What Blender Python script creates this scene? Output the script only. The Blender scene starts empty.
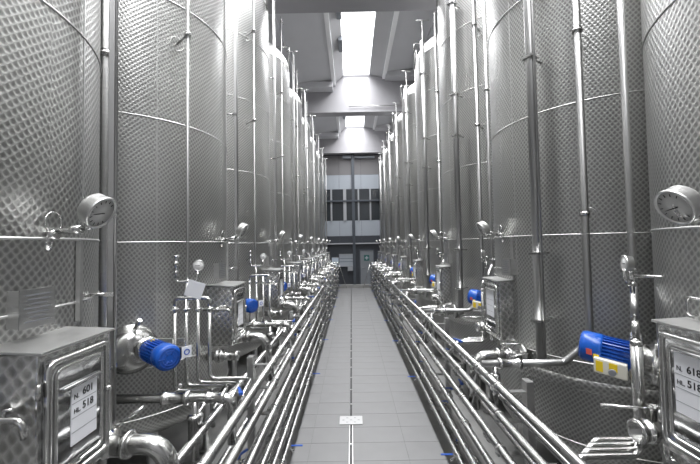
import bpy, bmesh, math, random
from mathutils import Vector, Matrix
random.seed(7)
PI = math.pi
sc = bpy.context.scene
COL = sc.collection

# ------------------------------------------------------------------ camera, world, exposure
EYE = 2.4
cam_d = bpy.data.cameras.new('camera'); cam_d.sensor_width = 36; cam_d.lens = 18.0
cam_d.clip_start = 0.02; cam_d.clip_end = 200
cam = bpy.data.objects.new('camera', cam_d); COL.objects.link(cam)
cam.matrix_world = (Matrix.Translation((0, 0, EYE)) @ Matrix.Rotation(math.radians(0.2), 4, 'Z')
                    @ Matrix.Rotation(math.radians(92.05), 4, 'X') @ Matrix.Rotation(math.radians(-1.0), 4, 'Z'))
sc.camera = cam
w = bpy.data.worlds.new('sky'); sc.world = w; w.use_nodes = True
w.node_tree.nodes['Background'].inputs[0].default_value = (0.80, 0.88, 1.0, 1)
w.node_tree.nodes['Background'].inputs[1].default_value = 1.0
vs = sc.view_settings
vs.view_transform = 'Standard'; vs.look = 'None'; vs.gamma = 1.0; vs.use_curve_mapping = False
vs.exposure = 0.95
SKYLIGHT = 1.6           # brightness of the daylit skylight panes
DAYLIGHT = 182.0         # daylight falling in through each skylight, W
for _i, (_ya, _yb) in enumerate(((-3.9, 1.3), (1.6, 7.1), (7.6, 13.3), (13.8, 19.3))):
    _l = bpy.data.lights.new('skylight_daylight', 'AREA'); _l.shape = 'RECTANGLE'
    _l.size, _l.size_y = 0.96, _yb - _ya; _l.energy = DAYLIGHT; _l.color = (0.98, 0.985, 1.0)
    _l.spread = math.radians(135)
    _o = bpy.data.objects.new('skylight_daylight', _l); COL.objects.link(_o)
    _o.location = (0.30, (_ya + _yb) / 2, 8.93)

# ------------------------------------------------------------------ materials
MATS = {}
def principled(name, col, rough=0.5, metal=0.0, spec=None, emit=None, estr=0):
    m = bpy.data.materials.new(name); m.use_nodes = True
    b = m.node_tree.nodes['Principled BSDF']
    b.inputs['Base Color'].default_value = (*col, 1)
    b.inputs['Roughness'].default_value = rough
    b.inputs['Metallic'].default_value = metal
    if emit:
        b.inputs['Emission Color'].default_value = (*emit, 1); b.inputs['Emission Strength'].default_value = estr
    MATS[name] = m
    return m, m.node_tree, b

def mix_noise(name, c0, c1, scale, rough0, rough1, metal=0.0, stretch=(1, 1, 1), detail=3, bump=0.0):
    m, nt, b = principled(name, c0, rough0, metal)
    tc = nt.nodes.new('ShaderNodeTexCoord'); mp = nt.nodes.new('ShaderNodeMapping')
    mp.inputs['Scale'].default_value = stretch
    nz = nt.nodes.new('ShaderNodeTexNoise'); nz.inputs['Scale'].default_value = scale; nz.inputs['Detail'].default_value = detail
    nt.links.new(tc.outputs['Object'], mp.inputs['Vector']); nt.links.new(mp.outputs['Vector'], nz.inputs['Vector'])
    mx = nt.nodes.new('ShaderNodeMix'); mx.data_type = 'RGBA'
    mx.inputs[6].default_value = (*c0, 1); mx.inputs[7].default_value = (*c1, 1)
    rp = nt.nodes.new('ShaderNodeMapRange'); rp.inputs[1].default_value = 0.3; rp.inputs[2].default_value = 0.7
    nt.links.new(nz.outputs['Fac'], rp.inputs[0]); nt.links.new(rp.outputs[0], mx.inputs[0])
    nt.links.new(mx.outputs[2], b.inputs['Base Color'])
    r2 = nt.nodes.new('ShaderNodeMapRange'); r2.inputs[3].default_value = rough0; r2.inputs[4].default_value = rough1
    nt.links.new(nz.outputs['Fac'], r2.inputs[0]); nt.links.new(r2.outputs[0], b.inputs['Roughness'])
    if bump:
        bp = nt.nodes.new('ShaderNodeBump'); bp.inputs['Strength'].default_value = bump; bp.inputs['Distance'].default_value = 0.01
        nt.links.new(nz.outputs['Fac'], bp.inputs['Height']); nt.links.new(bp.outputs[0], b.inputs['Normal'])
    return m

def peened(name, pitch, dark, light, rough=0.33, bstr=0.35):
    """stainless sheet finished with rows of overlapping ground spots"""
    m, nt, b = principled(name, light, rough, 1.0)
    N, L = nt.nodes.new, nt.links.new
    uv = N('ShaderNodeUVMap'); uv.uv_map = 'UVMap'
    mp = N('ShaderNodeMapping'); mp.inputs['Rotation'].default_value = (0, 0, math.radians(52))
    mp.inputs['Scale'].default_value = (1 / pitch, 0.84 / pitch, 1)
    L(uv.outputs[0], mp.inputs['Vector'])
    vo = N('ShaderNodeTexVoronoi'); vo.voronoi_dimensions = '2D'; vo.feature = 'F1'
    vo.inputs['Scale'].default_value = 1.0; vo.inputs['Randomness'].default_value = 0.0
    L(mp.outputs[0], vo.inputs['Vector'])
    r = N('ShaderNodeMapRange'); r.interpolation_type = 'SMOOTHSTEP'
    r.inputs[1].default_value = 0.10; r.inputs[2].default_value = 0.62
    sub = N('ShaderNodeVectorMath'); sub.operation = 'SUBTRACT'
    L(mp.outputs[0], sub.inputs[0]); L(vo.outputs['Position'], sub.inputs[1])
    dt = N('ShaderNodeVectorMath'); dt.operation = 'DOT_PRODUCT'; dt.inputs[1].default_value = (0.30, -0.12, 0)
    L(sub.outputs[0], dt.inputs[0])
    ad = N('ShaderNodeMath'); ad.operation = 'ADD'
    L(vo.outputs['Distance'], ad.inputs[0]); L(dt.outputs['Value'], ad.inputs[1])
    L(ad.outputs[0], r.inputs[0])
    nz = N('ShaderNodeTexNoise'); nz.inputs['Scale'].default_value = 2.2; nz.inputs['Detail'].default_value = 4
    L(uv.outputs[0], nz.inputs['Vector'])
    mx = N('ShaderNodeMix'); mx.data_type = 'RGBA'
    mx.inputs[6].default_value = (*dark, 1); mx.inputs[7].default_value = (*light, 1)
    L(r.outputs[0], mx.inputs[0]); L(mx.outputs[2], b.inputs['Base Color'])  # dark and light sheen from each spot's brush direction, put into the base colour
    rr = N('ShaderNodeMapRange'); rr.inputs[3].default_value = rough - .06; rr.inputs[4].default_value = rough + .10
    L(nz.outputs['Fac'], rr.inputs[0]); L(rr.outputs[0], b.inputs['Roughness'])
    bp = N('ShaderNodeBump'); bp.inputs['Strength'].default_value = bstr; bp.inputs['Distance'].default_value = 0.004
    L(r.outputs[0], bp.inputs['Height']); L(bp.outputs[0], b.inputs['Normal'])
    return m

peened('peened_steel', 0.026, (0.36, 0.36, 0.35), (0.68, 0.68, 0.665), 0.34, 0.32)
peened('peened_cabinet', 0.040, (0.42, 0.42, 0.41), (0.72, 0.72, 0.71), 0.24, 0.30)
mix_noise('brushed_steel', (0.62, 0.62, 0.61), (0.68, 0.68, 0.67), 9, 0.36, 0.46, 1.0, (1, 1, 6))
mix_noise('pipe_steel', (0.60, 0.60, 0.59), (0.64, 0.64, 0.63), 2, 0.19, 0.23, 1.0)
mix_noise('upright_steel', (0.46, 0.46, 0.455), (0.50, 0.50, 0.495), 2, 0.34, 0.40, 1.0)
mix_noise('rack_steel', (0.42, 0.42, 0.415), (0.46, 0.46, 0.455), 2, 0.24, 0.30, 1.0)
mix_noise('polished_steel', (0.50, 0.505, 0.51), (0.54, 0.545, 0.55), 3, 0.04, 0.09, 1.0, bump=0.25)
mix_noise('dull_steel', (0.40, 0.40, 0.40), (0.50, 0.50, 0.49), 14, 0.36, 0.5, 1.0)
mix_noise('blue_enamel', (0.008, 0.075, 0.38), (0.011, 0.095, 0.46), 5, 0.22, 0.34)
principled('blue_plastic', (0.02, 0.09, 0.42), 0.4)
principled('cream_plastic', (0.72, 0.70, 0.62), 0.45)
principled('white_card', (0.88, 0.89, 0.93), 0.5)
principled('card_ink', (0.015, 0.015, 0.02), 0.5)
principled('grey_ink', (0.22, 0.23, 0.25), 0.5)
principled('yellow_sticker', (0.80, 0.58, 0.02), 0.5)
principled('red_sticker', (0.62, 0.10, 0.08), 0.5)
principled('dial_face', (0.60, 0.60, 0.59), 0.12)
principled('gauge_white', (0.88, 0.88, 0.87), 0.4)
principled('black_rubber', (0.02, 0.02, 0.022), 0.5)
mix_noise('floor_tile', (0.20, 0.20, 0.202), (0.225, 0.225, 0.227), 3, 0.42, 0.55, 0, detail=6)
principled('grout', (0.18, 0.18, 0.18), 0.8)
mix_noise('concrete', (0.24, 0.24, 0.235), (0.30, 0.30, 0.29), 4, 0.6, 0.8, 0, detail=6)
mix_noise('ceiling_paint', (0.56, 0.56, 0.58), (0.59, 0.59, 0.61), 1.5, 0.7, 0.8)
mix_noise('reveal_paint', (0.42, 0.42, 0.43), (0.45, 0.45, 0.46), 1.2, 0.6, 0.7)
mix_noise('beam_paint', (0.31, 0.305, 0.32), (0.34, 0.335, 0.35), 1.2, 0.6, 0.7)
mix_noise('wall_paint', (0.38, 0.38, 0.385), (0.42, 0.42, 0.425), 1.2, 0.7, 0.8)
principled('cover_steel', (0.50, 0.50, 0.50), 0.4, 0.3)
principled('white_frame', (0.82, 0.82, 0.83), 0.5)
principled('skylight_pane', (0.9, 0.92, 0.95), 0.4, emit=(0.97, 0.98, 1.0), estr=SKYLIGHT)
principled('dark_glass', (0.035, 0.04, 0.045), 0.12)
principled('brown_panel', (0.17, 0.165, 0.17), 0.45)
principled('pale_panel', (0.34, 0.37, 0.41), 0.4)
principled('dark_panel', (0.045, 0.05, 0.06), 0.4)
principled('slate_frame', (0.06, 0.07, 0.085), 0.45)
principled('mullion_grey', (0.35, 0.36, 0.38), 0.45)
principled('door_grey', (0.20, 0.215, 0.235), 0.45)
principled('sign_green', (0.01, 0.10, 0.09), 0.5)
principled('sheet_blue', (0.55, 0.63, 0.72), 0.5)

# ------------------------------------------------------------------ mesh builder
def V(*a): return Vector(a[0]) if len(a) == 1 else Vector(a)
def frame(d):
    d = Vector(d).normalized()
    a = Vector((0, 0, 1)) if abs(d.z) < 0.9 else Vector((1, 0, 0))
    u = d.cross(a).normalized(); v = d.cross(u).normalized()
    return u, v
def fillet(pts, rad, n=5):
    pts = [Vector(p) for p in pts]; out = [pts[0]]
    for i in range(1, len(pts) - 1):
        a, b, c = pts[i-1], pts[i], pts[i+1]
        d0 = (a - b); d1 = (c - b); l0, l1 = d0.length, d1.length
        d0.normalize(); d1.normalize()
        ang = math.acos(max(-1, min(1, d0.dot(d1))))
        if ang > 3.1: out.append(b); continue
        t = min(rad / math.tan(ang / 2), l0 * .48, l1 * .48); r = t * math.tan(ang / 2)
        bis = (d0 + d1).normalized(); cen = b + bis * (r / math.sin(ang / 2))
        p0 = b + d0 * t - cen; p1 = b + d1 * t - cen
        tot = p0.angle(p1); ax = p0.cross(p1).normalized()
        for k in range(n + 1):
            out.append(cen + Matrix.Rotation(tot * k / n, 3, ax) @ p0)
    out.append(pts[-1]); return out

class MB:
    def __init__(s): s.v = []; s.f = []; s.sm = []; s.uv = []
    def add(s, verts, faces, smooth=False, uvs=None):
        o = len(s.v); s.v += [Vector(p) for p in verts]
        for i, f in enumerate(faces):
            s.f.append([o + k for k in f]); s.sm.append(smooth); s.uv.append(uvs[i] if uvs else None)
        return s
    def box(s, c, size, M=None):
        x, y, z = [q / 2 for q in size]; c = Vector(c)
        P = [Vector((sx * x, sy * y, sz * z)) for sz in (-1, 1) for sy in (-1, 1) for sx in (-1, 1)]
        if M is not None: P = [M @ p for p in P]
        return s.add([c + p for p in P], [(0,2,3,1),(4,5,7,6),(0,1,5,4),(2,6,7,3),(0,4,6,2),(1,3,7,5)])
    def ring_strip(s, rings, closed=False, caps=True, smooth=True):
        n = len(rings[0]); o = len(s.v)
        for r in rings: s.v += r
        m = len(rings)
        for i in range(m if closed else m - 1):
            a, b = o + i * n, o + ((i + 1) % m) * n
            for k in range(n):
                k2 = (k + 1) % n
                s.f.append([a + k, a + k2, b + k2, b + k]); s.sm.append(smooth); s.uv.append(None)
        if caps and not closed:
            s.f.append([o + k for k in range(n)][::-1]); s.sm.append(False); s.uv.append(None)
            s.f.append([o + (m - 1) * n + k for k in range(n)]); s.sm.append(False); s.uv.append(None)
        return s
    def tube(s, path, r, seg=12, rad=None, caps=True, n=5):
        pts = fillet(path, rad, n) if rad else [Vector(p) for p in path]
        t0 = (pts[1] - pts[0]).normalized(); u, v = frame(t0); rings = []
        for i, p in enumerate(pts):
            if i == 0: t = t0
            elif i == len(pts) - 1: t = (pts[i] - pts[i-1]).normalized()
            else: t = ((pts[i] - pts[i-1]).normalized() + (pts[i+1] - pts[i]).normalized()).normalized()
            u = (u - t * u.dot(t)).normalized(); v = u.cross(t).normalized() * -1
            rr = r[i] if isinstance(r, (list, tuple)) else r
            rings.append([p + (u * math.cos(a) + v * math.sin(a)) * rr for a in [2 * PI * k / seg for k in range(seg)]])
        return s.ring_strip(rings, caps=caps)
    def cyl(s, p0, p1, r, seg=16, r1=None):
        return s.tube([p0, p1], [r, r if r1 is None else r1], seg)
    def lathe(s, prof, org, axis=(0, 0, 1), seg=24, caps=True):
        """prof: list of (radius, distance along the axis)"""
        d = Vector(axis).normalized(); u, v = frame(d); v = d.cross(u); org = Vector(org)
        rings = [[org + d * z + (u * math.cos(a) + v * math.sin(a)) * max(r, 1e-4) for a in [2 * PI * k / seg for k in range(seg)]] for r, z in prof]
        return s.ring_strip(rings, caps=caps)
    def torus(s, c, axis, R, r, seg=48, sec=8, a0=0, a1=2 * PI):
        d = Vector(axis).normalized(); u, v = frame(d); c = Vector(c); full = abs(a1 - a0 - 2 * PI) < 1e-6
        rings = []
        for i in range(seg if full else seg + 1):
            a = a0 + (a1 - a0) * i / seg; e = u * math.cos(a) + v * math.sin(a)
            rings.append([c + e * (R + r * math.cos(b)) + d * r * math.sin(b) for b in [2 * PI * k / sec for k in range(sec)]])
        return s.ring_strip(rings, closed=full)
    def mesh(s, name, mat, origin=(0, 0, 0), bevel=0):
        me = bpy.data.meshes.new(name); O = Vector(origin)
        me.from_pydata([p - O for p in s.v], [], s.f); me.update()
        bm = bmesh.new(); bm.from_mesh(me)
        for f, q in zip(bm.faces, s.sm): f.smooth = q
        if bevel:
            bmesh.ops.bevel(bm, geom=list(bm.edges), offset=bevel, segments=2, affect='EDGES', profile=.7)
        lay = bm.loops.layers.uv.new('UVMap')
        bm.faces.ensure_lookup_table()
        bmesh.ops.recalc_face_normals(bm, faces=bm.faces)
        for i, f in enumerate(bm.faces):
            q = s.uv[i] if (not bevel and i < len(s.uv)) else None
            nn = f.normal; ax = max(range(3), key=lambda k: abs(nn[k]))
            for lp in f.loops:
                co = lp.vert.co
                if q is not None: lp[lay].uv = q[lp.vert.index] if isinstance(q, dict) else (0, 0)
                else: lp[lay].uv = (co[1], co[2]) if ax == 0 else (co[0], co[2]) if ax == 1 else (co[0], co[1])
        bm.to_mesh(me); bm.free()
        me.materials.append(MATS[mat])
        return me

def link(name, data, parent=None, loc=None, rot=None):
    o = bpy.data.objects.new(name, data); COL.objects.link(o)
    if parent is not None: o.parent = parent
    if loc is not None: o.location = loc
    if rot is not None: o.rotation_euler = rot
    return o
def tag(o, label=None, cat=None, group=None, kind=None):
    if label: o['label'] = label
    if cat: o['category'] = cat
    if group: o['group'] = group
    if kind: o['kind'] = kind
    return o
def copy_tree(o, parent=None):
    c = o.copy(); COL.objects.link(c); c.parent = parent
    for ch in list(o.children): copy_tree(ch, c)
    return c

class Thing:
    """an Empty at the thing's base; parts are given in the frame of their tank (or the world) and shifted to the base"""
    def __init__(s, name, org=(0, 0, 0), base=(0, 0, 0), rz=0.0):
        s.org = Vector(org); s.base = Vector(base)
        s.o = link(name, None); s.o.rotation_euler = (0, 0, rz)
        s.o.location = s.base + Matrix.Rotation(rz, 3, 'Z') @ s.org
    def part(s, name, mb, mat, bevel=0, parent=None, label=None):
        o = link(name, mb.mesh(name, mat, s.org, bevel), parent or s.o)
        if label: o['label'] = label
        return o

def text_mesh(txt, size, name):
    cu = bpy.data.curves.new(name, 'FONT'); cu.body = txt; cu.size = size; cu.extrude = 0.0004; cu.offset = size * .018
    cu.resolution_u = 3
    ob = bpy.data.objects.new(name, cu); COL.objects.link(ob)
    bpy.context.view_layer.update()
    me = bpy.data.meshes.new_from_object(ob.evaluated_get(bpy.context.evaluated_depsgraph_get()))
    bpy.data.objects.remove(ob); bpy.data.curves.remove(cu)
    me.name = name
    return me

def struct(name, mb, mat, parent=None, bevel=0):
    o = link(name, mb.mesh(name, mat, (0, 0, 0), bevel), parent)
    if parent is None: o['kind'] = 'structure'
    return o

# ------------------------------------------------------------------ the hall
Y0, Y1 = -4.3, 19.8
XL, XR = -4.4, 4.6
def roof_z(x): return 8.7 + 0.12 * x

floor = struct('floor', MB().box((0.1, (Y0 + Y1) / 2, -0.11), (XR - XL, Y1 - Y0, 0.18)), 'concrete')
ROW = 0.36
struct('grout_bed', MB().box((-.405, 9.2, -.0115), (.66, 20.5, .017)), 'grout', floor)
struct('grout_bed', MB().box((.50, 9.2, -.0115), (1.04, 20.5, .017)), 'grout', floor)
TILE_END = 19.45
cols = [(-0.735, -0.535), (-0.53, -0.075), (-0.02, 0.598), (0.603, 1.02)]
tile_mesh = {}
for ci, (xa, xb) in enumerate(cols):
    wdt = xb - xa
    tile_mesh[ci] = MB().box((0, 0, -0.01), (wdt, ROW - 0.005, 0.02)).mesh('tile', 'floor_tile', (0, 0, 0), 0.0015)
ny = int((TILE_END + 0.9) / ROW)
for j in range(ny):
    for ci, (xa, xb) in enumerate(cols):
        link('tile', tile_mesh[ci], floor, ((xa + xb) / 2, TILE_END - ROW * (j + .5), random.uniform(-.0006, .0006)))
# slot drain down the middle
dr = Thing('slot_drain', (-0.047, 9, 0))
tag(dr.o, 'narrow slotted steel drain running down the middle of the tiled aisle', 'drain')
for sx in (-1, 1):
    dr.part('drain_edge', MB().box((-0.047 + sx * 0.019, 1.875, -0.006), (0.012, 5.75, 0.016)), 'brushed_steel')
    dr.part('drain_edge', MB().box((-0.047 + sx * 0.020, 12.1, -0.006), (0.014, 14.68, 0.012)), 'floor_tile')
dr.part('drain_trough', MB().box((-0.047, 9.2, -0.016), (0.03, 20.4, 0.006)), 'black_rubber')
brm = MB().box((0, 0, 0), (0.028, 0.022, 0.008)).mesh('drain_bridge', 'brushed_steel')
for k in range(36): link('drain_bridge', brm, dr.o, V(0, 0.6 + k * 0.53 - 9, -0.006))
pl = Thing('drain_cover', (-0.047, 4.86, 0))
tag(pl.o, 'square perforated steel cover plate set over the slot drain', 'drain cover')
pl.part('cover_plate', MB().box((-0.047, 4.86, 0.006), (0.31, 0.22, 0.010)), 'cover_steel', 0.003)
for i in range(-2, 3):
    for j in (-1, 0, 1):
        if (i + j) % 2 == 0: pl.part('cover_slot', MB().box((-0.047 + i * 0.052, 4.86 + j * 0.058, 0.0115), (0.026, 0.012, 0.002)), 'grey_ink')

wl = struct('wall_left', MB().box((XL - .1, (Y0 + Y1) / 2, 4.5), (.2, Y1 - Y0 + .4, 9.2)), 'wall_paint')
wr = struct('wall_right', MB().box((XR + .1, (Y0 + Y1) / 2, 4.5), (.2, Y1 - Y0 + .4, 9.6)), 'wall_paint')
wf = struct('wall_front', MB().box((0.1, Y0 - .1, 4.5), (XR - XL, .2, 9.6)), 'wall_paint')
wb = struct('wall_back', MB().box((0.1, Y1 + .1, 4.5), (XR - XL, .2, 9.6)), 'dark_panel')

# roof: two sloping soffits either side of a row of skylights, cross beams
OX0, OX1, GX0, GX1, WELL = -0.55, 1.35, -0.20, 0.80, 0.22
ceiling = link('ceiling', None); ceiling['kind'] = 'structure'
def slab(xa, xb, ya, yb, t=0.12):
    mb = MB(); z0, z1 = roof_z(xa), roof_z(xb)
    P = [(xa, ya, z0), (xb, ya, z1), (xb, yb, z1), (xa, yb, z0)]
    Q = [(x, y, z + t) for x, y, z in P]
    return mb.add(P + Q, [(0,1,2,3),(7,6,5,4),(0,4,5,1),(1,5,6,2),(2,6,7,3),(3,7,4,0)])
beams_y = [-4.25, 1.30, 7.12, 13.36, 19.35]
BT = 0.34
for i in range(len(beams_y) - 1):
    ya, yb = beams_y[i] + BT, beams_y[i + 1]
    struct('soffit_panel', slab(XL - .1, OX0, ya, yb), 'ceiling_paint', ceiling)
    struct('soffit_panel', slab(OX1, XR + .1, ya, yb), 'ceiling_paint', ceiling)
    for xx in (-1.95, 2.6):      # raised ribs of the roof sheeting
        struct('roof_rib', slab(xx - .06, xx + .06, ya, yb, -0.10), 'ceiling_paint', ceiling)
    for (xa, xb) in ((-1.9, OX0 - .05), (OX1 + .05, 2.55)):
        z = roof_z((xa + xb) / 2)
        struct('corbel', MB().box(((xa + xb) / 2, yb - .22, z - .12), (xb - xa, .44, .22)), 'ceiling_paint', ceiling, .02)
    win = link('window_%d' % (i + 1), None); win['kind'] = 'structure'
    for xo, xg in ((OX0, GX0), (OX1, GX1)):
        zo, zg = roof_z(xo), roof_z(0.35) + WELL
        sgn = -1 if xo < 0 else 1
        mb = MB(); P = [(xo, ya, zo), (xo, yb, zo), (xg, yb, zg), (xg, ya, zg)]
        Q = [(x + sgn * .06, y, z + .02) for x, y, z in P]
        mb.add(P + Q, [(0,1,2,3),(7,6,5,4),(0,4,5,1),(1,5,6,2),(2,6,7,3),(3,7,4,0)])
        struct('skylight_reveal', mb, 'reveal_paint', win)
        struct('window_frame', MB().box((xo + sgn * .02, (ya + yb) / 2, zo - .03), (.13, yb - ya, .10)), 'white_frame', win)
    zg = roof_z(0.35) + WELL
    struct('pane', MB().box(((GX0 + GX1) / 2, (ya + yb) / 2, zg + .03), (GX1 - GX0 + .1, yb - ya, .03)), 'skylight_pane', win)
    for yy in (ya + 1.9, ya + 3.6):
        struct('opener_motor', MB().box((GX0 - .04, yy, zg - .10), (.14, .7, .16)), 'door_grey', win, .02)
for i, yb in enumerate(beams_y):
    mb = MB(); top = 10.4
    b = struct('trim_%d' % (i + 1), MB().box((0.1, yb + BT / 2, (7.5 + top) / 2), (XR - XL, BT, top - 7.5)), 'beam_paint')
    struct('beam_flange', MB().box((0.1, yb + BT / 2 - .0, 7.53), (XR - XL, BT + .10, .07)), 'beam_paint', b, .01)
    if 0 < i < 4:
        struct('conduit', MB().cyl((0.0, yb - .07, 7.72), (2.4, yb - .07, 7.72), .018, 8), 'dull_steel', b)

# end wall: glazed partition of stacked panels
def wx(px): return (px - 351.4) / 350 * 19.8
def wz(py): return EYE + (244.5 - py) / 350 * 19.8
def wpanel(x0, x1, y0, y1, mat, name='panel', d=0.04, off=0.0):
    xa, xb, za, zb = wx(x0), wx(x1), wz(y1), wz(y0)
    return struct(name, MB().box(((xa + xb) / 2, Y1 - off - d / 2, (za + zb) / 2), (xb - xa - .012, d, zb - za - .012)), mat, wb, .004)
for xa, xb in ((310, 327), (327, 340), (340, 353.5), (353.5, 362), (362, 380), (380, 398)):
    wpanel(xa, xb, 155, 174.5, 'brown_panel')
    wpanel(xa, xb, 174.5, 189, 'pale_panel')
    wpanel(xa, xb, 220.5, 236, 'pale_panel')
    wpanel(xa, xb, 236, 243, 'dark_panel')
for xa, xb in ((310, 331.5), (333, 344), (347, 353), (354, 358.5), (360, 370), (372, 398)):
    wpanel(xa, xb, 189, 200.5, 'dark_glass', 'pane')
    wpanel(xa, xb, 201.5, 220.5, 'dark_glass', 'pane')
for xm, wd in ((332, .09), (345.5, .17), (359.2, .08), (371, .08)):
    struct('mullion', MB().box((wx(xm), Y1 - .05, (wz(189) + wz(220.5)) / 2), (wd, .10, wz(189) - wz(220.5))), 'mullion_grey', wb, .004)
struct('rail', MB().box((0, Y1 - .1, wz(201)), (7, .12, .09)), 'slate_frame', wb, .01)
struct('rail', MB().box((0, Y1 - .1, wz(243.6)), (7, .12, .07)), 'mullion_grey', wb, .01)
struct('post', MB().box((wx(354), Y1 - .16, 3.75), (.16, .18, 7.5)), 'slate_frame', wb, .01)
struct('head_panel', MB().box((wx(349), Y1 - .12, wz(157)), (.55, .2, .16)), 'pale_panel', wb, .01)
struct('head_panel', MB().box((wx(366), Y1 - .12, wz(157.5)), (1.15, .2, .09)), 'pale_panel', wb, .01)
trim = struct('trim_6', MB().box((0.1, 19.6, .085), (5, .3, .17)), 'concrete', None, .01)
door = link('door_1', None); door['kind'] = 'structure'
xa, xb = wx(360), wx(373); zt = wz(250.5)
struct('door_leaf', MB().box(((xa + xb) / 2, Y1 - .05, (zt + .17) / 2), (xb - xa, .06, zt - .17)), 'door_grey', door, .01)
for xx in (xa - .03, xb + .03):
    struct('door_frame', MB().box((xx, Y1 - .06, (zt + .2) / 2), (.06, .1, zt - .14)), 'slate_frame', door)
struct('door_frame', MB().box(((xa + xb) / 2, Y1 - .06, zt + .03), (xb - xa + .12, .1, .06)), 'slate_frame', door)
struct('door_handle', MB().tube([(xa + .10, Y1 - .08, 1.12), (xa + .10, Y1 - .14, 1.12), (xa + .24, Y1 - .14, 1.12)], .012, 8, .02), 'pipe_steel', door)
sg = Thing('safety_sign', (wx(366.3), Y1 - .09, wz(258)))
tag(sg.o, 'dark green square safety sign with pale cross on the grey door', 'sign')
c = sg.org
sg.part('sign_plate', MB().box(c, (.30, .012, .32)), 'sign_green', .003)
sg.part('sign_cross', MB().box(c + V(0, -.007, 0), (.20, .004, .06)).box(c + V(0, -.008, 0), (.06, .004, .20)), 'pale_panel')
nb = Thing('notice_board', (wx(346.5), Y1 - .1, wz(260)))
tag(nb.o, 'wide pale grey board with dark ruled lines on the end wall', 'board')
c = nb.org
nb.part('board_panel', MB().box(c, (.84, .05, .66)), 'pale_panel', .006)
for q in (-.33, .33): nb.part('board_frame', MB().box(c + V(0, -.03, q), (.88, .03, .045)), 'mullion_grey')
nb.part('board_line', MB().box(c + V(0, -.028, .1), (.8, .006, .02)).box(c + V(0, -.028, -.08), (.8, .006, .02)), 'slate_frame')
sb = Thing('switch_box', (wx(350), Y1 - .1, wz(268.5)))
tag(sb.o, 'small grey switch box below the board on the end wall', 'box')
sb.part('box_body', MB().box(sb.org, (.32, .12, .26)), 'door_grey', .01)
sb.part('box_lid', MB().box(sb.org + V(0, -.065, 0), (.26, .02, .2)), 'mullion_grey', .006)
bs = Thing('paper_sheet', (wx(335), Y1 - .1, wz(261.5)))
tag(bs.o, 'pale blue sheet pinned left of the board on the end wall', 'sheet')
bs.part('sheet', MB().box(bs.org, (.38, .012, .52)), 'sheet_blue', .002)
bs.part('pin_strip', MB().box(bs.org + V(0, -.01, .24), (.38, .012, .03)), 'mullion_grey', .002)

# ------------------------------------------------------------------ tanks and their fittings
R = 0.97; PITCH = 2.11; NT = 9
Z_TOP, DOME = 6.45, 0.62
ORD = ['first', 'second', 'third', 'fourth', 'fifth', 'sixth', 'seventh', 'eighth', 'last']

def shell_mb(prof, seg=96, v0=None):
    """surface of revolution about z with metre-scaled UVs"""
    mb = MB(); o = 0; n = len(prof)
    vv, ff, uvs = [], [], []
    arc = [prof[0][1]]
    for a, b in zip(prof, prof[1:]): arc.append(arc[-1] + math.hypot(b[0] - a[0], b[1] - a[1]))
    for i, (r, z) in enumerate(prof):
        for k in range(seg):
            a = 2 * PI * k / seg; vv.append((r * math.cos(a), r * math.sin(a), z))
    for i in range(n - 1):
        for k in range(seg):
            k2 = (k + 1) % seg
            f = (i * seg + k, i * seg + k2, (i + 1) * seg + k2, (i + 1) * seg + k)
            ff.append(f)
            u0, u1 = 2 * PI * k / seg * R, 2 * PI * (k + 1) / seg * R
            uvs.append({f[0]: (u0, arc[i]), f[1]: (u1, arc[i]), f[2]: (u1, arc[i+1]), f[3]: (u0, arc[i+1])})
    return mb.add(vv, ff, True, uvs)

def pol(a, r, z):     # polar on the tank, a in degrees from the aisle direction (+ to the right hand of someone facing it)
    return Vector((r * math.cos(math.radians(a)), r * math.sin(math.radians(a)), z))

def lever(mb, p, d, length, wid=.016):
    d = Vector(d).normalized(); p = Vector(p)
    mb.tube([p, p + d * length * .45, p + d * length], [wid * .32, wid * .42, wid * .62], 8)

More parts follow.
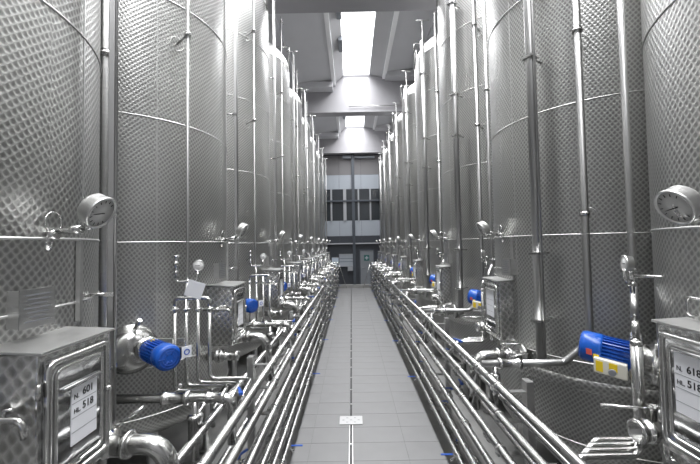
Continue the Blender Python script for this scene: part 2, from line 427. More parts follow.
def kit(left):
    """everything that stands on or is fixed to one tank; returns the list of roots with (category, label, group)"""
    base = Vector((-2.34, 1.58, 0)) if left else Vector((2.49, 1.42, 0))
    rz = 0.0 if left else PI
    Z_BOT = 1.0 if left else 0.78
    out = []
    def T(name, org, cat, label, group):
        t = Thing(name, org, base, rz); out.append((t.o, cat, label, group)); return t
    # ---- tank
    t = T('storage_tank', (0, 0, 0), 'tank', 'tall steel tank', 'steel tanks')
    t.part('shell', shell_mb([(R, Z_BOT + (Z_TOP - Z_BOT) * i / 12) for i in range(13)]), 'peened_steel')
    t.part('dome_roof', shell_mb([(R * math.cos(a), Z_TOP + DOME * math.sin(a)) for a in [PI / 2 * i / 10 * .995 for i in range(11)]]), 'brushed_steel')
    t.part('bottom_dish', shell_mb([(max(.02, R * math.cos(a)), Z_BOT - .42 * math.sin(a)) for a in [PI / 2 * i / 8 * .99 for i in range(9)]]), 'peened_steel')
    for z in (Z_BOT, 1.40 if left else 1.43, 2.45, 3.52, 4.62, 5.60, Z_TOP):
        t.part('seam_ring', MB().torus((0, 0, z), (0, 0, 1), R, .007, 96, 6), 'brushed_steel')
    if not left: t.part('swaged_rib', MB().torus((0, 0, 1.25), (0, 0, 1), R - .075, .09, 96, 14), 'peened_steel')
    if not left: t.part('lifting_handle', MB().tube([pol(-9, R - .01, 2.06), pol(-9, R + .04, 2.06), pol(-9, R + .04, 2.14), pol(6, R + .04, 2.14), pol(6, R - .01, 2.14)], .006, 8, .02), 'pipe_steel')
    for a in (-46, 14, 95):
        t.part('weld_seam', MB().box(pol(a, R + .0005, 3.7), (.004, .010, 5.4), Matrix.Rotation(math.radians(a), 3, 'Z')), 'brushed_steel')
    for a in (45, 135, 225, 315):
        p = pol(a, .80, 0)
        t.part('leg', MB().tube([p + V(0, 0, .015), p + V(0, 0, 1.0)], .045, 14).lathe([(.09, 0), (.09, .015)], p, seg=16), 'brushed_steel')
    t.part('top_neck', MB().lathe([(.17, 0), (.17, .10), (.20, .10), (.20, .13), (.05, .15), (.05, .22)], (0, 0, Z_TOP + DOME - .02)), 'brushed_steel')
    t.part('safety_rail', MB().tube([pol(-4, R + .02, 6.35), pol(-4, R + .02, 6.95), pol(-4, R - .30, 6.95)], .014, 8, .05), 'pipe_steel')
    if left:
        t.part('manway', MB().lathe([(.20, 0), (.20, .03), (.185, .04), (.18, .06), (.155, .11), (.10, .15), (.01, .165)], pol(-57, R - .02, 1.58), pol(-57, 1, 0), 32), 'pipe_steel')
        t.part('clamp_bolt', MB().tube([pol(-56, R + .06, 1.73), pol(-54, R + .14, 1.83)], .016, 10), 'pipe_steel')
        pd = pol(-7, 1, 0)
    else:
        t.part('manway', MB().lathe([(.13, 0), (.13, .03), (.10, .04), (.08, .08)], pol(-40, R - .015, 1.69), pol(-40, 1, .1)), 'pipe_steel')
        pd = pol(-8, 1, 0)
    # maker's plate on a stand-off
    a = -6 if left else 9
    Mz = Matrix.Rotation(math.radians(a), 3, 'Z')
    pt = t.part('nameplate', MB().box(pol(a, R + .055, 2.16), (.006, .15, .16), Mz), 'dull_steel', .002)
    for q in (-4, 4): t.part('plate_stand', MB().box(pol(a + q, R + .025, 2.16), (.06, .008, .15), Mz), 'brushed_steel')
    ln = MB()
    for k in range(7): ln.box(pol(a, R + .0585, 2.215 - k * .018), (.001, .11 - (k % 3) * .02, .005), Mz)
    t.part('engraved_line', ln, 'grey_ink', parent=pt)['kind'] = 'stuff'
    t.part('cable_bracket', MB().box(pol(11, R + .012, 2.24), (.02, .028, .40), Matrix.Rotation(math.radians(11), 3, 'Z')), 'brushed_steel')

    # ---- control cabinet
    xf = 1.175 if left else 1.09; z0, z1 = (1.44, 2.01) if left else (1.46, 2.02); yc = -.085 if left else -.02
    t = T('control_cabinet', (xf - .12, yc, z0), 'cabinet', 'steel control cabinet', 'control cabinets')
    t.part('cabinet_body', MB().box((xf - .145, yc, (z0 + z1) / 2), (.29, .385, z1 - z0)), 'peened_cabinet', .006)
    t.part('cabinet_roof', MB().box((xf - .135, yc, z1 + .012), (.31, .40, .012), Matrix.Rotation(.05, 3, 'Y')), 'brushed_steel', .004)
    zc = (z0 + z1) / 2; hh = z1 - z0
    d = t.part('door', MB().box((xf + .006, yc, zc), (.012, .345, hh - .06)), 'polished_steel', .004)
    def rim(hw, h2, x, r):
        return MB().tube([(x, yc, zc - h2), (x, yc + hw, zc - h2), (x, yc + hw, zc + h2), (x, yc - hw, zc + h2), (x, yc - hw, zc - h2), (x, yc, zc - h2)], r, 8, .03)
    t.part('door_rim', rim(.158, hh / 2 - .045, xf + .012, .013), 'pipe_steel', parent=d)
    t.part('door_rim', rim(.125, hh / 2 - .080, xf + .012, .008), 'pipe_steel', parent=d)
    t.part('card_clip', MB().tube([(xf + .02, yc - .10, zc + (.12 if left else .187)), (xf + .02, yc + .10, zc + (.12 if left else .187))], .006, 8), 'dull_steel', parent=d)
    t.part('door_latch', MB().lathe([(.014, 0), (.014, .02), (.010, .026)], (xf + .012, yc + .148, zc + .03), (1, 0, 0), 12), 'pipe_steel', parent=d)
    for zz in (zc + .15, zc - .15):
        t.part('hinge', MB().cyl((xf + .004, yc - .192, zz - .03), (xf + .004, yc - .192, zz + .03), .008, 8), 'pipe_steel', parent=d)
    ya, yb = (-.135, .005) if left else (-.118, .062); za, zb = (1.60, 1.83) if left else (1.66, 1.915)
    cd = t.part('label_card', MB().box((xf + .0135, (ya + yb) / 2, (za + zb) / 2), (.003, yb - ya, zb - za)), 'white_card', label='white card with tank number and volume')
    ln = MB()
    for k in range(1, 4): ln.box((xf + .0153, (ya + yb) / 2, zb - (.005 if left else .033) - k * .058), (.0006, yb - ya, .002))
    t.part('card_rule', ln, 'grey_ink', parent=cd)['kind'] = 'stuff'
    cabinet = t
    # ---- thermometer on a stem
    t = T('dial_thermometer', (R, 0, 2.5), 'thermometer', 'large round dial thermometer', 'dial thermometers')
    t.part('socket', MB().cyl((R - .02, 0, 2.47), (R + .04, 0, 2.47), .022, 14).cyl((R - .01, 0, 2.40), (R + .0, 0, 2.48), .02, 12), 'pipe_steel')
    t.part('stem', MB().tube([(R - .01, 0, 2.485), (R + .10, 0, 2.485), (R + .11, 0, 2.49), (R + .15, 0, 2.49)], [.014, .014, .019, .019], 12)
           .tube([(R + .14, 0, 2.49), (R + .19, 0, 2.495), (R + .21, 0, 2.54)], .008, 8, .02), 'pipe_steel')
    t.part('guard_loop', MB().torus((R + .02, 0, 2.525), (1, 0, 0), .045, .003, 28, 6), 'pipe_steel')
    n = Vector((.88, 0, -.50)).normalized(); c = Vector((R + .235, 0, 2.565)) if left else Vector((R + .205, 0, 2.53))
    t.part('dial_case', MB().lathe([(.03, -.06), (.066, -.055), (.074, -.045), (.074, -.004), (.079, -.004), (.079, .010), (.070, .010), (.070, .004)], c, n, 36), 'brushed_steel')
    fc = t.part('dial_face', MB().lathe([(.069, 0), (.069, .004), (.001, .0045)], c, n, 36), 'dial_face')
    u, v = frame(n); tk = MB()
    for k in range(11):
        a = math.radians(-130 + 26 * k); e = u * math.cos(a) + v * math.sin(a)
        tk.tube([c + n * .006 + e * .050, c + n * .006 + e * .062], .0016, 4)
    t.part('dial_tick', tk, 'card_ink', parent=fc)['kind'] = 'stuff'
    t.part('needle', MB().tube([c + n * .007 - u * .015, c + n * .007 + u * .045 + v * .012], [.003, .001], 5), 'card_ink', parent=fc)
    # ---- pipe bundle with four risers
    t = T('riser_manifold', (.95, -.8, 1.2), 'pipes', 'bundle of four steel risers', 'riser bundles')
    if left:
        xs = [.885, .98, 1.075, 1.17]; yy = -.81; zt = 1.985
        zbs = [1.237, 1.277, 1.300, 1.33]; xe = [1.20, 1.32, 1.42, 1.51]
        for k in range(4):
            if k in (0, 3): pth = [(xs[k], yy, zt - .06)]
            else: pth = [(xs[k], yy, zt)]
            pth += [(xs[k], yy, zbs[k]), (xe[k], yy, zbs[k]), (xe[k], yy - .12, zbs[k] - .015), (xe[k], yy - .30, zbs[k] - .06)]
            t.part('riser', MB().tube(pth, .0155, 10, .05), 'pipe_steel')
            t.part('union_nut', MB().lathe([(.022, 0), (.030, .004), (.030, .016), (.022, .02)], (xs[k], yy, zt - .10), seg=14), 'pipe_steel')
        t.part('bridge_pipe', MB().tube([(xs[0], yy, zt - .08), (xs[0], yy, zt), (xs[3], yy, zt), (xs[3], yy, zt - .08)], .0165, 10, .055), 'pipe_steel')
        t.part('tank_bracket', MB().box((.80, yy + .10, 1.62), (.30, .03, .03)), 'dull_steel')
    else:
        ps = [(.90, -.575), (.94, -.525), (.98, -.475), (1.02, -.425)]; zt = 1.96; xe = [1.15, 1.21, 1.27, 1.33]
        for k, (x, y) in enumerate(ps):
            zl = 1.29
            pth = [(x, y, zt - .05), (x, y, zl), (xe[k], y, zl), (xe[k] + .12, y + .02, zl - .13)]
            t.part('riser', MB().tube(pth, .0155, 12, .05), 'pipe_steel')
            t.part('union_nut', MB().lathe([(.02, 0), (.028, .005), (.028, .022), (.02, .028)], (x, y, zt - .11), seg=16), 'pipe_steel')
        t.part('bridge_pipe', MB().tube([(*ps[0], zt - .08), (*ps[0], zt), (*ps[3], zt), (*ps[3], zt - .08)], .0185, 12, .06), 'pipe_steel')
        t.part('sleeve', MB().tube([(*ps[3], 1.34), (*ps[3], 1.85)], .027, 14), 'pipe_steel')
        t.part('tank_bracket', MB().box((.88, -.48, 1.5), (.16, .03, .03), Matrix.Rotation(-.45, 3, 'Z')), 'dull_steel')
    # ---- cleaning pipe up the tank
    cx, cy = (.93, -.68) if left else (.80, -.70)
    if left: pth = [(.98, -.81, 1.97), (.98, -.81, 2.03), (cx, cy, 2.12), (cx, cy, 7.16)]
    else: pth = [(.90, -.575, 1.95), (.89, -.59, 2.03), (cx, cy, 2.12), (cx, cy, 7.16)]
    t = T('cleaning_pipe', (cx, cy, 2.0), 'pipe', 'slim upright cleaning pipe', 'upright cleaning pipes')
    t.part('pipe', MB().tube(pth, .0135 if left else .020, 10, .05), 'upright_steel')
    t.part('cross_arm', MB().tube([(cx + .02, cy - .12, 7.16), (cx + .02, cy + .14, 7.16)], .010, 8), 'pipe_steel')
    rr = math.hypot(cx, cy); aa = math.degrees(math.atan2(cy, cx))
    for zz in (4.25, 5.6):
        br = t.part('pipe_clip', MB().tube([pol(aa, R - .01, zz), pol(aa, rr + .03, zz + .02)], .009, 8).lathe([(.028, -.015), (.028, .015)], (cx, cy, zz + .02), seg=14), 'pipe_steel')
        t.part('weld_ring', MB().torus(pol(aa, R + .01, zz), pol(aa, 1, 0), .06, .0035, 28, 6), 'brushed_steel', parent=br)
    # ---- level tube / cable duct
    lx, ly = (1.00, .37) if left else (.95, .62)
    t = T('level_tube', (lx, ly, 1.3), 'tube', 'square upright sight tube' if left else 'broad upright cable duct', 'upright level tubes' if left else 'upright cable ducts')
    aa = math.degrees(math.atan2(ly, lx)); rr = math.hypot(lx, ly)
    Ma = Matrix.Rotation(math.radians(aa), 3, 'Z')
    if left:
        t.part('channel', MB().box((lx, ly, 4.2), (.030, .040, 5.75), Ma), 'upright_steel', .004)
        t.part('sight_glass', MB().tube([(lx + .028, ly - .01, 1.36), (lx + .028, ly - .01, 7.0)], .009, 8), 'upright_steel')
        t.part('cross_arm', MB().tube([(lx - .14, ly, 7.08), (lx + .12, ly, 7.08)], .010, 8), 'pipe_steel')
    else:
        t.part('channel', MB().tube([(lx, ly, 1.38), (lx, ly, 6.6)], .040, 14), 'upright_steel')
        t.part('sight_glass', MB().tube([(lx, ly + .055, 1.5), (lx, ly + .055, 7.0)], .010, 8), 'upright_steel')
        t.part('cross_arm', MB().tube([(lx - .14, ly + .055, 7.0), (lx + .12, ly + .055, 7.0)], .010, 8), 'upright_steel')
    for zz in ((1.75, 2.15, 3.95, 5.4) if left else (1.75, 2.3, 3.95, 4.55, 5.9)):
        br = t.part('tube_clip', MB().tube([pol(aa, R - .01, zz), pol(aa, rr, zz)], .009, 8).box((lx, ly, zz), (.05, .05, .025) if left else (.10, .10, .02), Ma), 'pipe_steel')
        if not left: t.part('weld_ring', MB().torus(pol(aa - 6, R + .008, zz), pol(aa, 1, 0), .055, .0035, 28, 6), 'brushed_steel', parent=br)
    if left:
        p = V(lx + .01, ly, 1.30)
        t.part('foot_cock', MB().lathe([(.016, 0), (.026, .01), (.026, .05), (.016, .06)], p, seg=12), 'pipe_steel')
        lv = MB(); lever(lv, p + V(.02, 0, .02), (.9, .1, .55), .11); t.part('lever', lv, 'pipe_steel')
        t2 = T('standpipe', (.44, 1.10, 0), 'pipe', 'round standpipe', 'standpipes between tanks')
        t2.part('pipe', MB().tube([(.44, 1.10, .0), (.44, 1.10, 6.9)], .030, 12), 'brushed_steel')
        for zz in (1.5, 3.9, 5.4):
            t2.part('collar', MB().lathe([(.04, 0), (.04, .05)], (.44, 1.10, zz), seg=14).tube([(.44, 1.10, zz + .025), (.40, .88, zz + .025)], .010, 8), 'pipe_steel')
    # ---- product pipe to the rack
    t = T('product_pipe', (.74, .8, 1.4), 'pipe', 'steel product pipe', 'product pipes to the rack')
    if left:
        y, z = .745, 1.415
        t.part('pipe', MB().tube([(.58, y, z), (1.54, y, z), (1.54, y, 1.12)], .029, 14, .06), 'pipe_steel')
        t.part('valve_body', MB().lathe([(.028, 0), (.042, .005), (.042, .03), (.036, .04), (.036, .15), (.045, .155), (.045, .18), (.03, .19)], (1.08, y, z), (1, 0, 0), 18), 'pipe_steel')
        t.part('valve_body', MB().lathe([(.028, 0), (.04, .005), (.04, .02), (.034, .03), (.034, .10), (.042, .105), (.042, .125), (.03, .13)], (1.37, y, z), (1, 0, 0), 18), 'pipe_steel')
        t.part('drop_pipe', MB().tube([(1.30, y, z), (1.30, y, 1.02)], .022, 12).lathe([(.03, 0), (.044, .01), (.044, .16), (.05, .17), (.05, .19), (.03, .20)], (1.30, y, z - .30), seg=18), 'pipe_steel')
        lv = MB(); lever(lv, (1.17, y, z + .04), (.5, 0, .7), .06); t.part('lever', lv, 'pipe_steel')
    else:
        z = 1.48; y = .84
        t.part('pipe', MB().tube([(.74, .91, 7.0), (.74, .91, 1.66), (.80, .87, 1.58), (.90, y, z), (1.52, y, z)], .026, 14, .05), 'upright_steel')
        t.part('union_nut', MB().lathe([(.03, 0), (.042, .006), (.042, .03), (.03, .036)], (.74, .91, 1.68), seg=16), 'pipe_steel')
        t.part('valve_body', MB().lathe([(.028, 0), (.042, .005), (.042, .03), (.034, .04), (.034, .14), (.042, .15), (.042, .17), (.03, .18)], (1.22, y, z), (1, 0, 0), 18), 'pipe_steel')
        t.part('drop_pipe', MB().tube([(1.42, y, z), (1.42, y, 1.10)], .020, 12).lathe([(.03, 0), (.04, .01), (.04, .12), (.03, .13)], (1.42, y, z - .20), seg=18), 'pipe_steel')
        lv = MB(); lever(lv, (1.31, y, z + .04), (-.9, 0, .25), .14); t.part('lever', lv, 'pipe_steel')
        for zz in (2.6, 4.0, 5.4):
            br = t.part('pipe_clip', MB().tube([pol(51, R - .01, zz), pol(51, 1.19, zz)], .010, 8).lathe([(.036, -.015), (.036, .015)], (.74, .91, zz), seg=14), 'pipe_steel')
            t.part('weld_ring', MB().torus(pol(51, R + .01, zz), pol(51, 1, 0), .06, .0035, 28, 6), 'brushed_steel', parent=br)
    # ---- drain elbow with lever valve
    t = T('drain_elbow', (.95, .28, 1.36), 'valve', 'large drain elbow', 'drain elbows')
    y, z = .27, (1.385 if left else 1.36)
    t.part('elbow_pipe', MB().tube([(.90, y, z), (1.36, y, z), (1.40, y + .02, .90)], .050, 18, .12, n=8), 'pipe_steel')
    t.part('valve_body', MB().lathe([(.052, 0), (.068, .005), (.068, .025), (.058, .03), (.058, .11), (.068, .115), (.068, .135), (.052, .14)], (1.04, y, z), (1, 0, 0), 22), 'pipe_steel')
    t.part('neck', MB().lathe([(.016, 0), (.016, .04), (.026, .04), (.026, .06)], (1.11, y, z + .055), seg=12), 'pipe_steel')
    lv = MB(); lever(lv, (1.11, y, z + .105), (.75, .1, .45) if left else (-.7, .5, .1), .15, .02); t.part('lever', lv, 'pipe_steel')
    t.part('wall_flange', MB().lathe([(.10, 0), (.10, .02), (.06, .03)], (R - .035, y, z), (1, 0, 0), 24), 'brushed_steel')
    # ---- outlet stub
    t = T('outlet_stub', (.95, -.27, 1.34), 'outlet', 'short flanged outlet stub', 'flanged outlet stubs')
    y, z, xo = (-.27, 1.345, 0.0) if left else (-.29, 1.485, -.02)
    if left:
        t.part('stub_pipe', MB().lathe([(.04, 0), (.04, .08), (.06, .085), (.06, .105), (.045, .11), (.045, .125), (.06, .13), (.06, .15), (.04, .16), (.04, .27), (.048, .275), (.048, .295), (.001, .30)], (.93, y, z), (1, 0, 0), 22), 'pipe_steel')
        t.part('clamp', MB().torus((1.035, y, z), (1, 0, 0), .058, .012, 24, 8), 'pipe_steel')
    else:
        t.part('stub_pipe', MB().lathe([(.044, 0), (.044, .17), (.054, .175), (.054, .20), (.047, .205), (.047, .225), (.055, .23), (.055, .25), (.042, .25), (.042, .19), (.001, .185)], (.90, y, z), (1, 0, 0), 24, caps=False), 'pipe_steel')
        t.part('neck', MB().lathe([(.014, 0), (.014, .05), (.022, .05), (.022, .07)], (1.06, y, z + .05), seg=12), 'pipe_steel')
        lv = MB(); lever(lv, (1.06, y, z + .105), (1, -.25, -.03), .22, .018); t.part('lever', lv, 'pipe_steel')
        t.part('drain_cock', MB().tube([(1.0, y, z - .05), (1.0, y, z - .12), (1.0, y + .05, z - .14)], .018, 10, .03), 'pipe_steel')
    # ---- sample tap beside the cabinet
    if left:
     t = T('sample_tap', (.95, -.30, 1.74), 'tap', 'small steel sample tap', 'sample taps')
     y, z = -.325, 1.80
     t.part('tap_body', MB().tube([(.88, y, z), (1.10, y, z), (1.165, y, z), (1.175, y, z - .065)], .012, 10, .035), 'pipe_steel')
     t.part('tap_collar', MB().lathe([(.014, 0), (.022, .004), (.022, .03), (.014, .034)], (1.03, y, z), (1, 0, 0), 14), 'pipe_steel')
     t.part('tap_handle', MB().tube([(1.10, y, z), (1.10, y, z + .034), (1.13, y, z + .036)], .006, 8, .004), 'pipe_steel')
    # ---- sampling valve with pressure gauge
    gx, gy = (.90, -.82) if left else (.93, -.545)
    t = T('gauge_valve', (gx, gy, 2.15), 'gauge', 'small pressure gauge', 'small pressure gauges')
    if left:
        t.part('valve_body', MB().lathe([(.012, 0), (.012, .03), (.02, .03), (.02, .05), (.014, .055), (.014, .10), (.021, .10), (.021, .125), (.013, .13), (.013, .17), (.024, .175), (.024, .185)], (gx, gy, 2.15), seg=14), 'pipe_steel')
        t.part('hook_pipe', MB().tube([(gx, gy, 2.17), (gx, gy, 2.12), (gx + .17, gy, 2.12), (gx + .18, gy, 2.20)], .011, 8, .04).tube([(gx, gy, 2.24), (gx - .09, gy + .12, 2.20)], .008, 8), 'pipe_steel')
        n = Vector((.25, -1, 0)).normalized(); c = Vector((gx + .185, gy, 2.25))
    else:
        t.part('valve_body', MB().lathe([(.012, 0), (.012, .04), (.022, .04), (.022, .06), (.014, .065), (.014, .12), (.022, .125), (.022, .14)], (gx, gy, 2.10), seg=14), 'pipe_steel')
        t.part('hook_pipe', MB().tube([(gx, gy, 2.17), (gx + .06, gy + .03, 2.17), (gx + .06, gy + .03, 2.24)], .011, 8, .03).tube([(gx, gy, 2.20), (gx - .10, gy + .16, 2.20)], .009, 8), 'pipe_steel')
        n = Vector((.9, -.3, 0)).normalized(); c = Vector((gx + .06, gy + .03, 2.27))
    t.part('gauge_case', MB().lathe([(.02, -.035), (.04, -.032), (.042, -.004), (.046, -.004), (.046, .006), (.040, .006), (.040, .002)], c, n, 28), 'brushed_steel')
    fc = t.part('gauge_face', MB().lathe([(.040, 0), (.040, .003), (.001, .0033)], c, n, 28), 'gauge_white')
    u, v = frame(n)
    t.part('needle', MB().tube([c + n * .005 - u * .01, c + n * .005 + u * .028], [.002, .001], 5), 'card_ink', parent=fc)
    # ---- agitator motor
    if left: p0 = V(.73, -.92, 1.61); ax = V(.76, -.65, .015).normalized(); L = .40
    else: p0 = pol(-40, R + .06, 1.695); ax = V(.76, -.63, .13).normalized(); L = .31
    t = T('agitator_motor', p0, 'motor', 'blue agitator motor' if left else 'blue cream-boxed motor', 'blue agitator motors')
    t.part('drive_flange', MB().lathe([(.03, -.10), (.05, -.09), (.05, 0), (.095, 0), (.095, .03), (.07, .035)], p0, ax, 24), 'pipe_steel')
    mb = MB().lathe([(.060, .03), (.074, .05), (.074, L - .10)], p0, ax, 24)
    t.part('motor_body', mb, 'blue_enamel')
    u, v = frame(ax); fin = MB()
    for k in range(26):
        a = 2 * PI * k / 26; e = u * math.cos(a) + v * math.sin(a)
        M = Matrix((ax, e, ax.cross(e))).transposed()
        fin.box(p0 + ax * (.06 + (L - .17) / 2) + e * .080, (L - .17, .016, .005), M)
    t.part('cooling_fin', fin, 'blue_enamel')['kind'] = 'stuff'
    cw = t.part('fan_cowl', MB().lathe([(.088, L - .11), (.092, L - .10), (.092, L - .02), (.084, L), (.030, L + .004), (.001, L + .004)], p0, ax, 28), 'blue_enamel')
    gr = MB()
    for rr in (.032, .050, .068): gr.torus(p0 + ax * (L + .003), ax, rr, .003, 28, 6)
    for k in range(6):
        a = PI * k / 3; e = u * math.cos(a) + v * math.sin(a); gr.tube([p0 + ax * (L + .004) + e * .02, p0 + ax * (L + .004) + e * .078], .003, 5)
    t.part('fan_grille', gr, 'blue_plastic', parent=cw)
    side = ax.cross(V(0, 0, 1)).normalized() * (1 if left else -1)         # horizontal, across the motor
    if left:
        jc = p0 + ax * (L * .90) - side * .100 + V(0, 0, .02)
        M = Matrix((ax, side, V(0, 0, 1))).transposed()
        jb = t.part('junction_box', MB().box(jc, (.10, .05, .07), M), 'black_rubber', .006)
        t.part('sticker', MB().box(jc - side * .015 + ax * .054, (.006, .070, .080), M), 'white_card', parent=jb)
        t.part('sticker_mark', MB().torus(jc - side * .015 + ax * .058, ax, .018, .004, 20, 5), 'blue_plastic', parent=jb)
        t.part('sticker', MB().box(p0 + ax * .10 + V(0, 0, .08), (.03, .03, .012), M), 'yellow_sticker')
    else:
        dn = (side * -1 + V(0, 0, -.95)).normalized()
        jc = p0 + ax * (L * .50) + side * .085 * -1 * -1 + V(0, 0, -.07)
        M = Matrix((ax, side, V(0, 0, 1))).transposed()
        jb = t.part('junction_box', MB().box(jc, (.16, .09, .085), M), 'cream_plastic', .006)
        t.part('sticker', MB().box(jc + side * .046 + ax * .052, (.035, .003, .06), M), 'yellow_sticker', parent=jb)
        t.part('sticker', MB().box(jc + side * .046 - ax * .015 + V(0, 0, .012), (.04, .003, .045), M), 'yellow_sticker', parent=jb)
        t.part('switch_knob', MB().lathe([(.020, 0), (.018, .02)], jc + side * .044 - ax * .01 + V(0, 0, -.015), side, 14), 'grey_ink', parent=jb)
        t.part('warning_sticker', MB().box(p0 + ax * (L - .05) + side * .091 + V(0, 0, -.01), (.03, .004, .035), M), 'red_sticker', parent=cw)
        t.part('warning_sticker', MB().box(p0 + ax * (L - .085) + side * .089 + V(0, 0, -.03), (.03, .004, .03), M), 'yellow_sticker', parent=cw)
    return out, cabinet, xf, (ya, yb), (za, zb)

def full_label(head, k, num, tank=False):
    row = 'the row ending at the notice board' if num == '601' else 'the row ending at the grey door'
    if k == 0: return f'{head} at card {num}, {row}'
    return f'{head}, {ORD[k]} from card {num}, {row}'

for left in (True, False):
    num = '601' if left else '618'
    roots, cab, xf, (ya, yb), (za, zb) = kit(left)
    for k in range(1, NT):
        for o, cat, label, group in roots:
            if k == NT - 1 and o.name.startswith('standpipe'): continue
            c = copy_tree(o); c.location.y += PITCH * k
            tag(c, full_label(label, k, num, cat == 'tank'), cat, group)
    for o, cat, label, group in roots:
        tag(o, full_label(label, 0, num, cat == 'tank'), cat, group)
    # printing on the first card of each row
    card = [c for c in cab.o.children if c.name.startswith('label_card')][0]
    org = cab.org
    rot = Matrix(((0, 0, 1), (1, 0, 0), (0, 1, 0)))
    y0 = ya + .010
    if not left: zb -= .028
    for txt, size, y, z in (('N.', .028, y0, zb - .047), (num, .042, y0 + .046, zb - .045), ('HL.', .026, y0, zb - .105), ('518', .042, y0 + .046, zb - .103)):
        me = text_mesh(txt, size, 'card_print'); me.materials.clear(); me.materials.append(MATS['card_ink'])
        o = link('card_print', me, card); o.matrix_local = Matrix.Translation(V(xf + .0156, y, z) - org) @ rot.to_4x4()

link('seam_ring', MB().torus((0, 0, 2.135), (0, 0, 1), R, .007, 96, 6).mesh('seam_ring', 'brushed_steel'), bpy.data.objects['storage_tank'])
# a paper tag hanging from one gauge pipe
tg = Thing('paper_tag', (1.10, -.90, 2.05), (-2.34, 1.58 + PITCH, 0))
tag(tg.o, 'white paper tag hung crookedly below the pressure gauge pipe', 'paper tag')
Mt = Matrix.Rotation(.35, 3, 'Y') @ Matrix.Rotation(.25, 3, 'Z')
tg.part('tag_sheet', MB().box((1.09, -.90, 2.065), (.13, .003, .13), Mt), 'white_card')
tg.part('tag_string', MB().tube([(1.04, -.895, 2.12), (1.07, -.88, 2.14)], .002, 5), 'grey_ink')

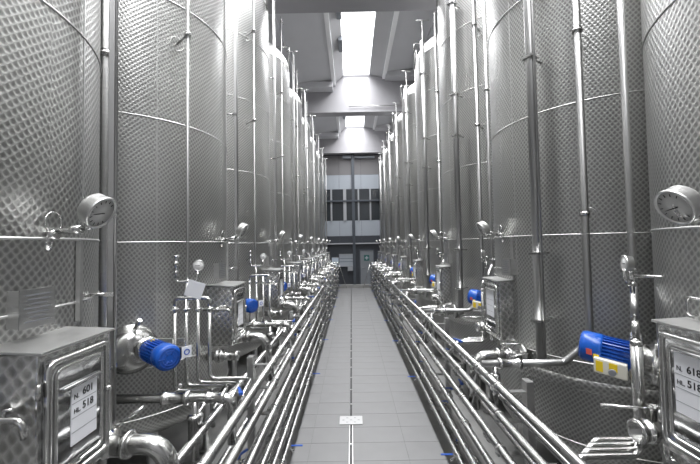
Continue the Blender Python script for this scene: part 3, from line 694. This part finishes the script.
# ------------------------------------------------------------------ pipe racks along the aisle
HTS = [1.38, 1.18, 0.95, 0.73, 0.50, 0.29]
def rack(sx, X, num, py0):
    ya, yb = -0.6, 19.2
    t = Thing('pipe_rack', (X, ya, 0))
    tag(t.o, 'low rack of long steel pipes ' + ('ending near the notice board' if sx < 0 else 'ending near the grey door'), 'pipe rack')
    O = t.org
    def sub(mb, name, mat, parent=None): return t.part(name, mb, mat, 0, parent)
    clampA = MB().lathe([(.030, -.018), (.037, -.014), (.037, .014), (.030, .018)], (0, 0, 0), (0, 1, 0), 12).mesh('clamp', 'pipe_steel')
    clampB = MB().lathe([(.013, -.03), (.021, -.026), (.021, .026), (.013, .03)], (0, 0, 0), (0, 1, 0), 12).mesh('clamp', 'pipe_steel')
    unionA = MB().lathe([(.030, -.04), (.040, -.036), (.040, -.02), (.034, -.018), (.034, .018), (.040, .02), (.040, .036), (.030, .04)], (0, 0, 0), (0, 1, 0), 12).mesh('union_nut', 'pipe_steel')
    valve = MB().lathe([(.032, -.03), (.046, -.026), (.046, -.012), (.040, -.010), (.040, .010), (.046, .012), (.046, .026), (.032, .03)], (0, 0, 0), (0, 1, 0), 14) \
        .tube([(sx * .02, 0, .02), (sx * .03, 0, .075)], .012, 8).mesh('butterfly_valve', 'pipe_steel')
    leverm = MB().box((0, .035, 0), (.018, .09, .010)).box((0, -.02, -.006), (.03, .04, .02)).mesh('lever', 'blue_plastic', (0, 0, 0), .003)
    cock = MB().tube([(0, 0, -.02), (0, 0, -.09), (-sx * .05, 0, -.11)], .014, 8, .03).lathe([(.02, -.065), (.024, -.06), (.024, -.035), (.02, -.03)], (0, 0, 0), (0, 0, 1), 12).mesh('drain_cock', 'pipe_steel')
    cockl = MB().box((-sx * .07, 0, -.05), (.15, .022, .008)).mesh('lever', 'blue_plastic', (0, 0, 0), .003)
    ys = [py0 + PITCH * k for k in range(10) if py0 + PITCH * k < yb]
    XB = X + sx * .075
    for z in HTS:
        pa = sub(MB().tube([(X, ya, z), (X, yb, z)], .029, 14), 'pipe', 'rack_steel')
        pb = sub(MB().tube([(XB, ya, z - .10), (XB, yb, z - .10)], .013, 8), 'thin_pipe', 'rack_steel')
        for y in ys:
            link('clamp', clampA, pa, V(X, y, z) - O); link('clamp', clampB, pb, V(XB, y, z - .10) - O)
        for k in range(9):
            y = py0 + PITCH * k + random.uniform(.3, 1.0)
            if y < yb: link('union_nut', unionA, pa, V(X, y, z) - O)
            y = py0 + PITCH * k + random.uniform(1.0, 1.9)
            if 2.4 < y < yb:
                vv = link('butterfly_valve', valve, t.o, V(XB, y, z - .10) - O)
                link('lever', leverm, vv, (sx * .03, 0, .085), (0, 0, random.choice((0, .5, -.5, PI / 2))))
        if z == HTS[-1]:
            for k in range(9):
                y = 1.75 + PITCH * k if sx < 0 else 1.55 + PITCH * k
                cc = link('drain_cock', cock, t.o, V(X, y, z) - O); link('lever', cockl, cc)
    for z in HTS[1:]:
        pc = sub(MB().tube([(X + sx * .13, ya, z + .012), (X + sx * .13, yb, z + .012)], .021, 10), 'pipe', 'rack_steel')
        for k in range(9):
            y = py0 + PITCH * k + random.uniform(.2, 1.9)
            if y < yb: link('union_nut', unionA, pc, V(X + sx * .13, y, z + .012) - O)
    # header pipes behind
    for dx, z, r in (((.27, 1.22, .024), (.36, 1.13, .022), (.28, .80, .026)) if sx < 0 else ((.27, .86, .024), (.29, .55, .024))):
        sub(MB().tube([(X + sx * dx, ya, z), (X + sx * dx, yb, z)], r, 10), 'header_pipe', 'rack_steel')
    xp = X + sx * .205
    for y in ys:
        sub(MB().box((xp, y, .71), (.050, .075, 1.42)), 'post', 'dull_steel')
        sub(MB().box((xp, y, .006), (.13, .15, .012)), 'foot_plate', 'dull_steel')
        for z in HTS:
            sub(MB().box((X + sx * .085, y, z - .036), (.23, .045, .010)), 'bracket_arm', 'dull_steel')
        for z in ((1.18, 1.09, .76) if sx < 0 else (.82, .51)):
            sub(MB().box((X + sx * .30, y, z), (.19, .04, .03)), 'bracket_arm', 'dull_steel')
    # end frame with a slanting brace into the aisle
    sub(MB().tube([(X, yb, 1.42), (xp, yb, 1.42)], .02, 8).tube([(xp, yb, 0), (xp, yb, 1.42)], .022, 8), 'end_frame', 'pipe_steel')
    sub(MB().tube([(X, yb + .02, 1.38), (X - sx * .40, yb + .06, .02)], .016, 8), 'brace', 'pipe_steel')
rack(-1, -0.71, '601', 1.05)
rack(1, 1.02, '618', 0.40)
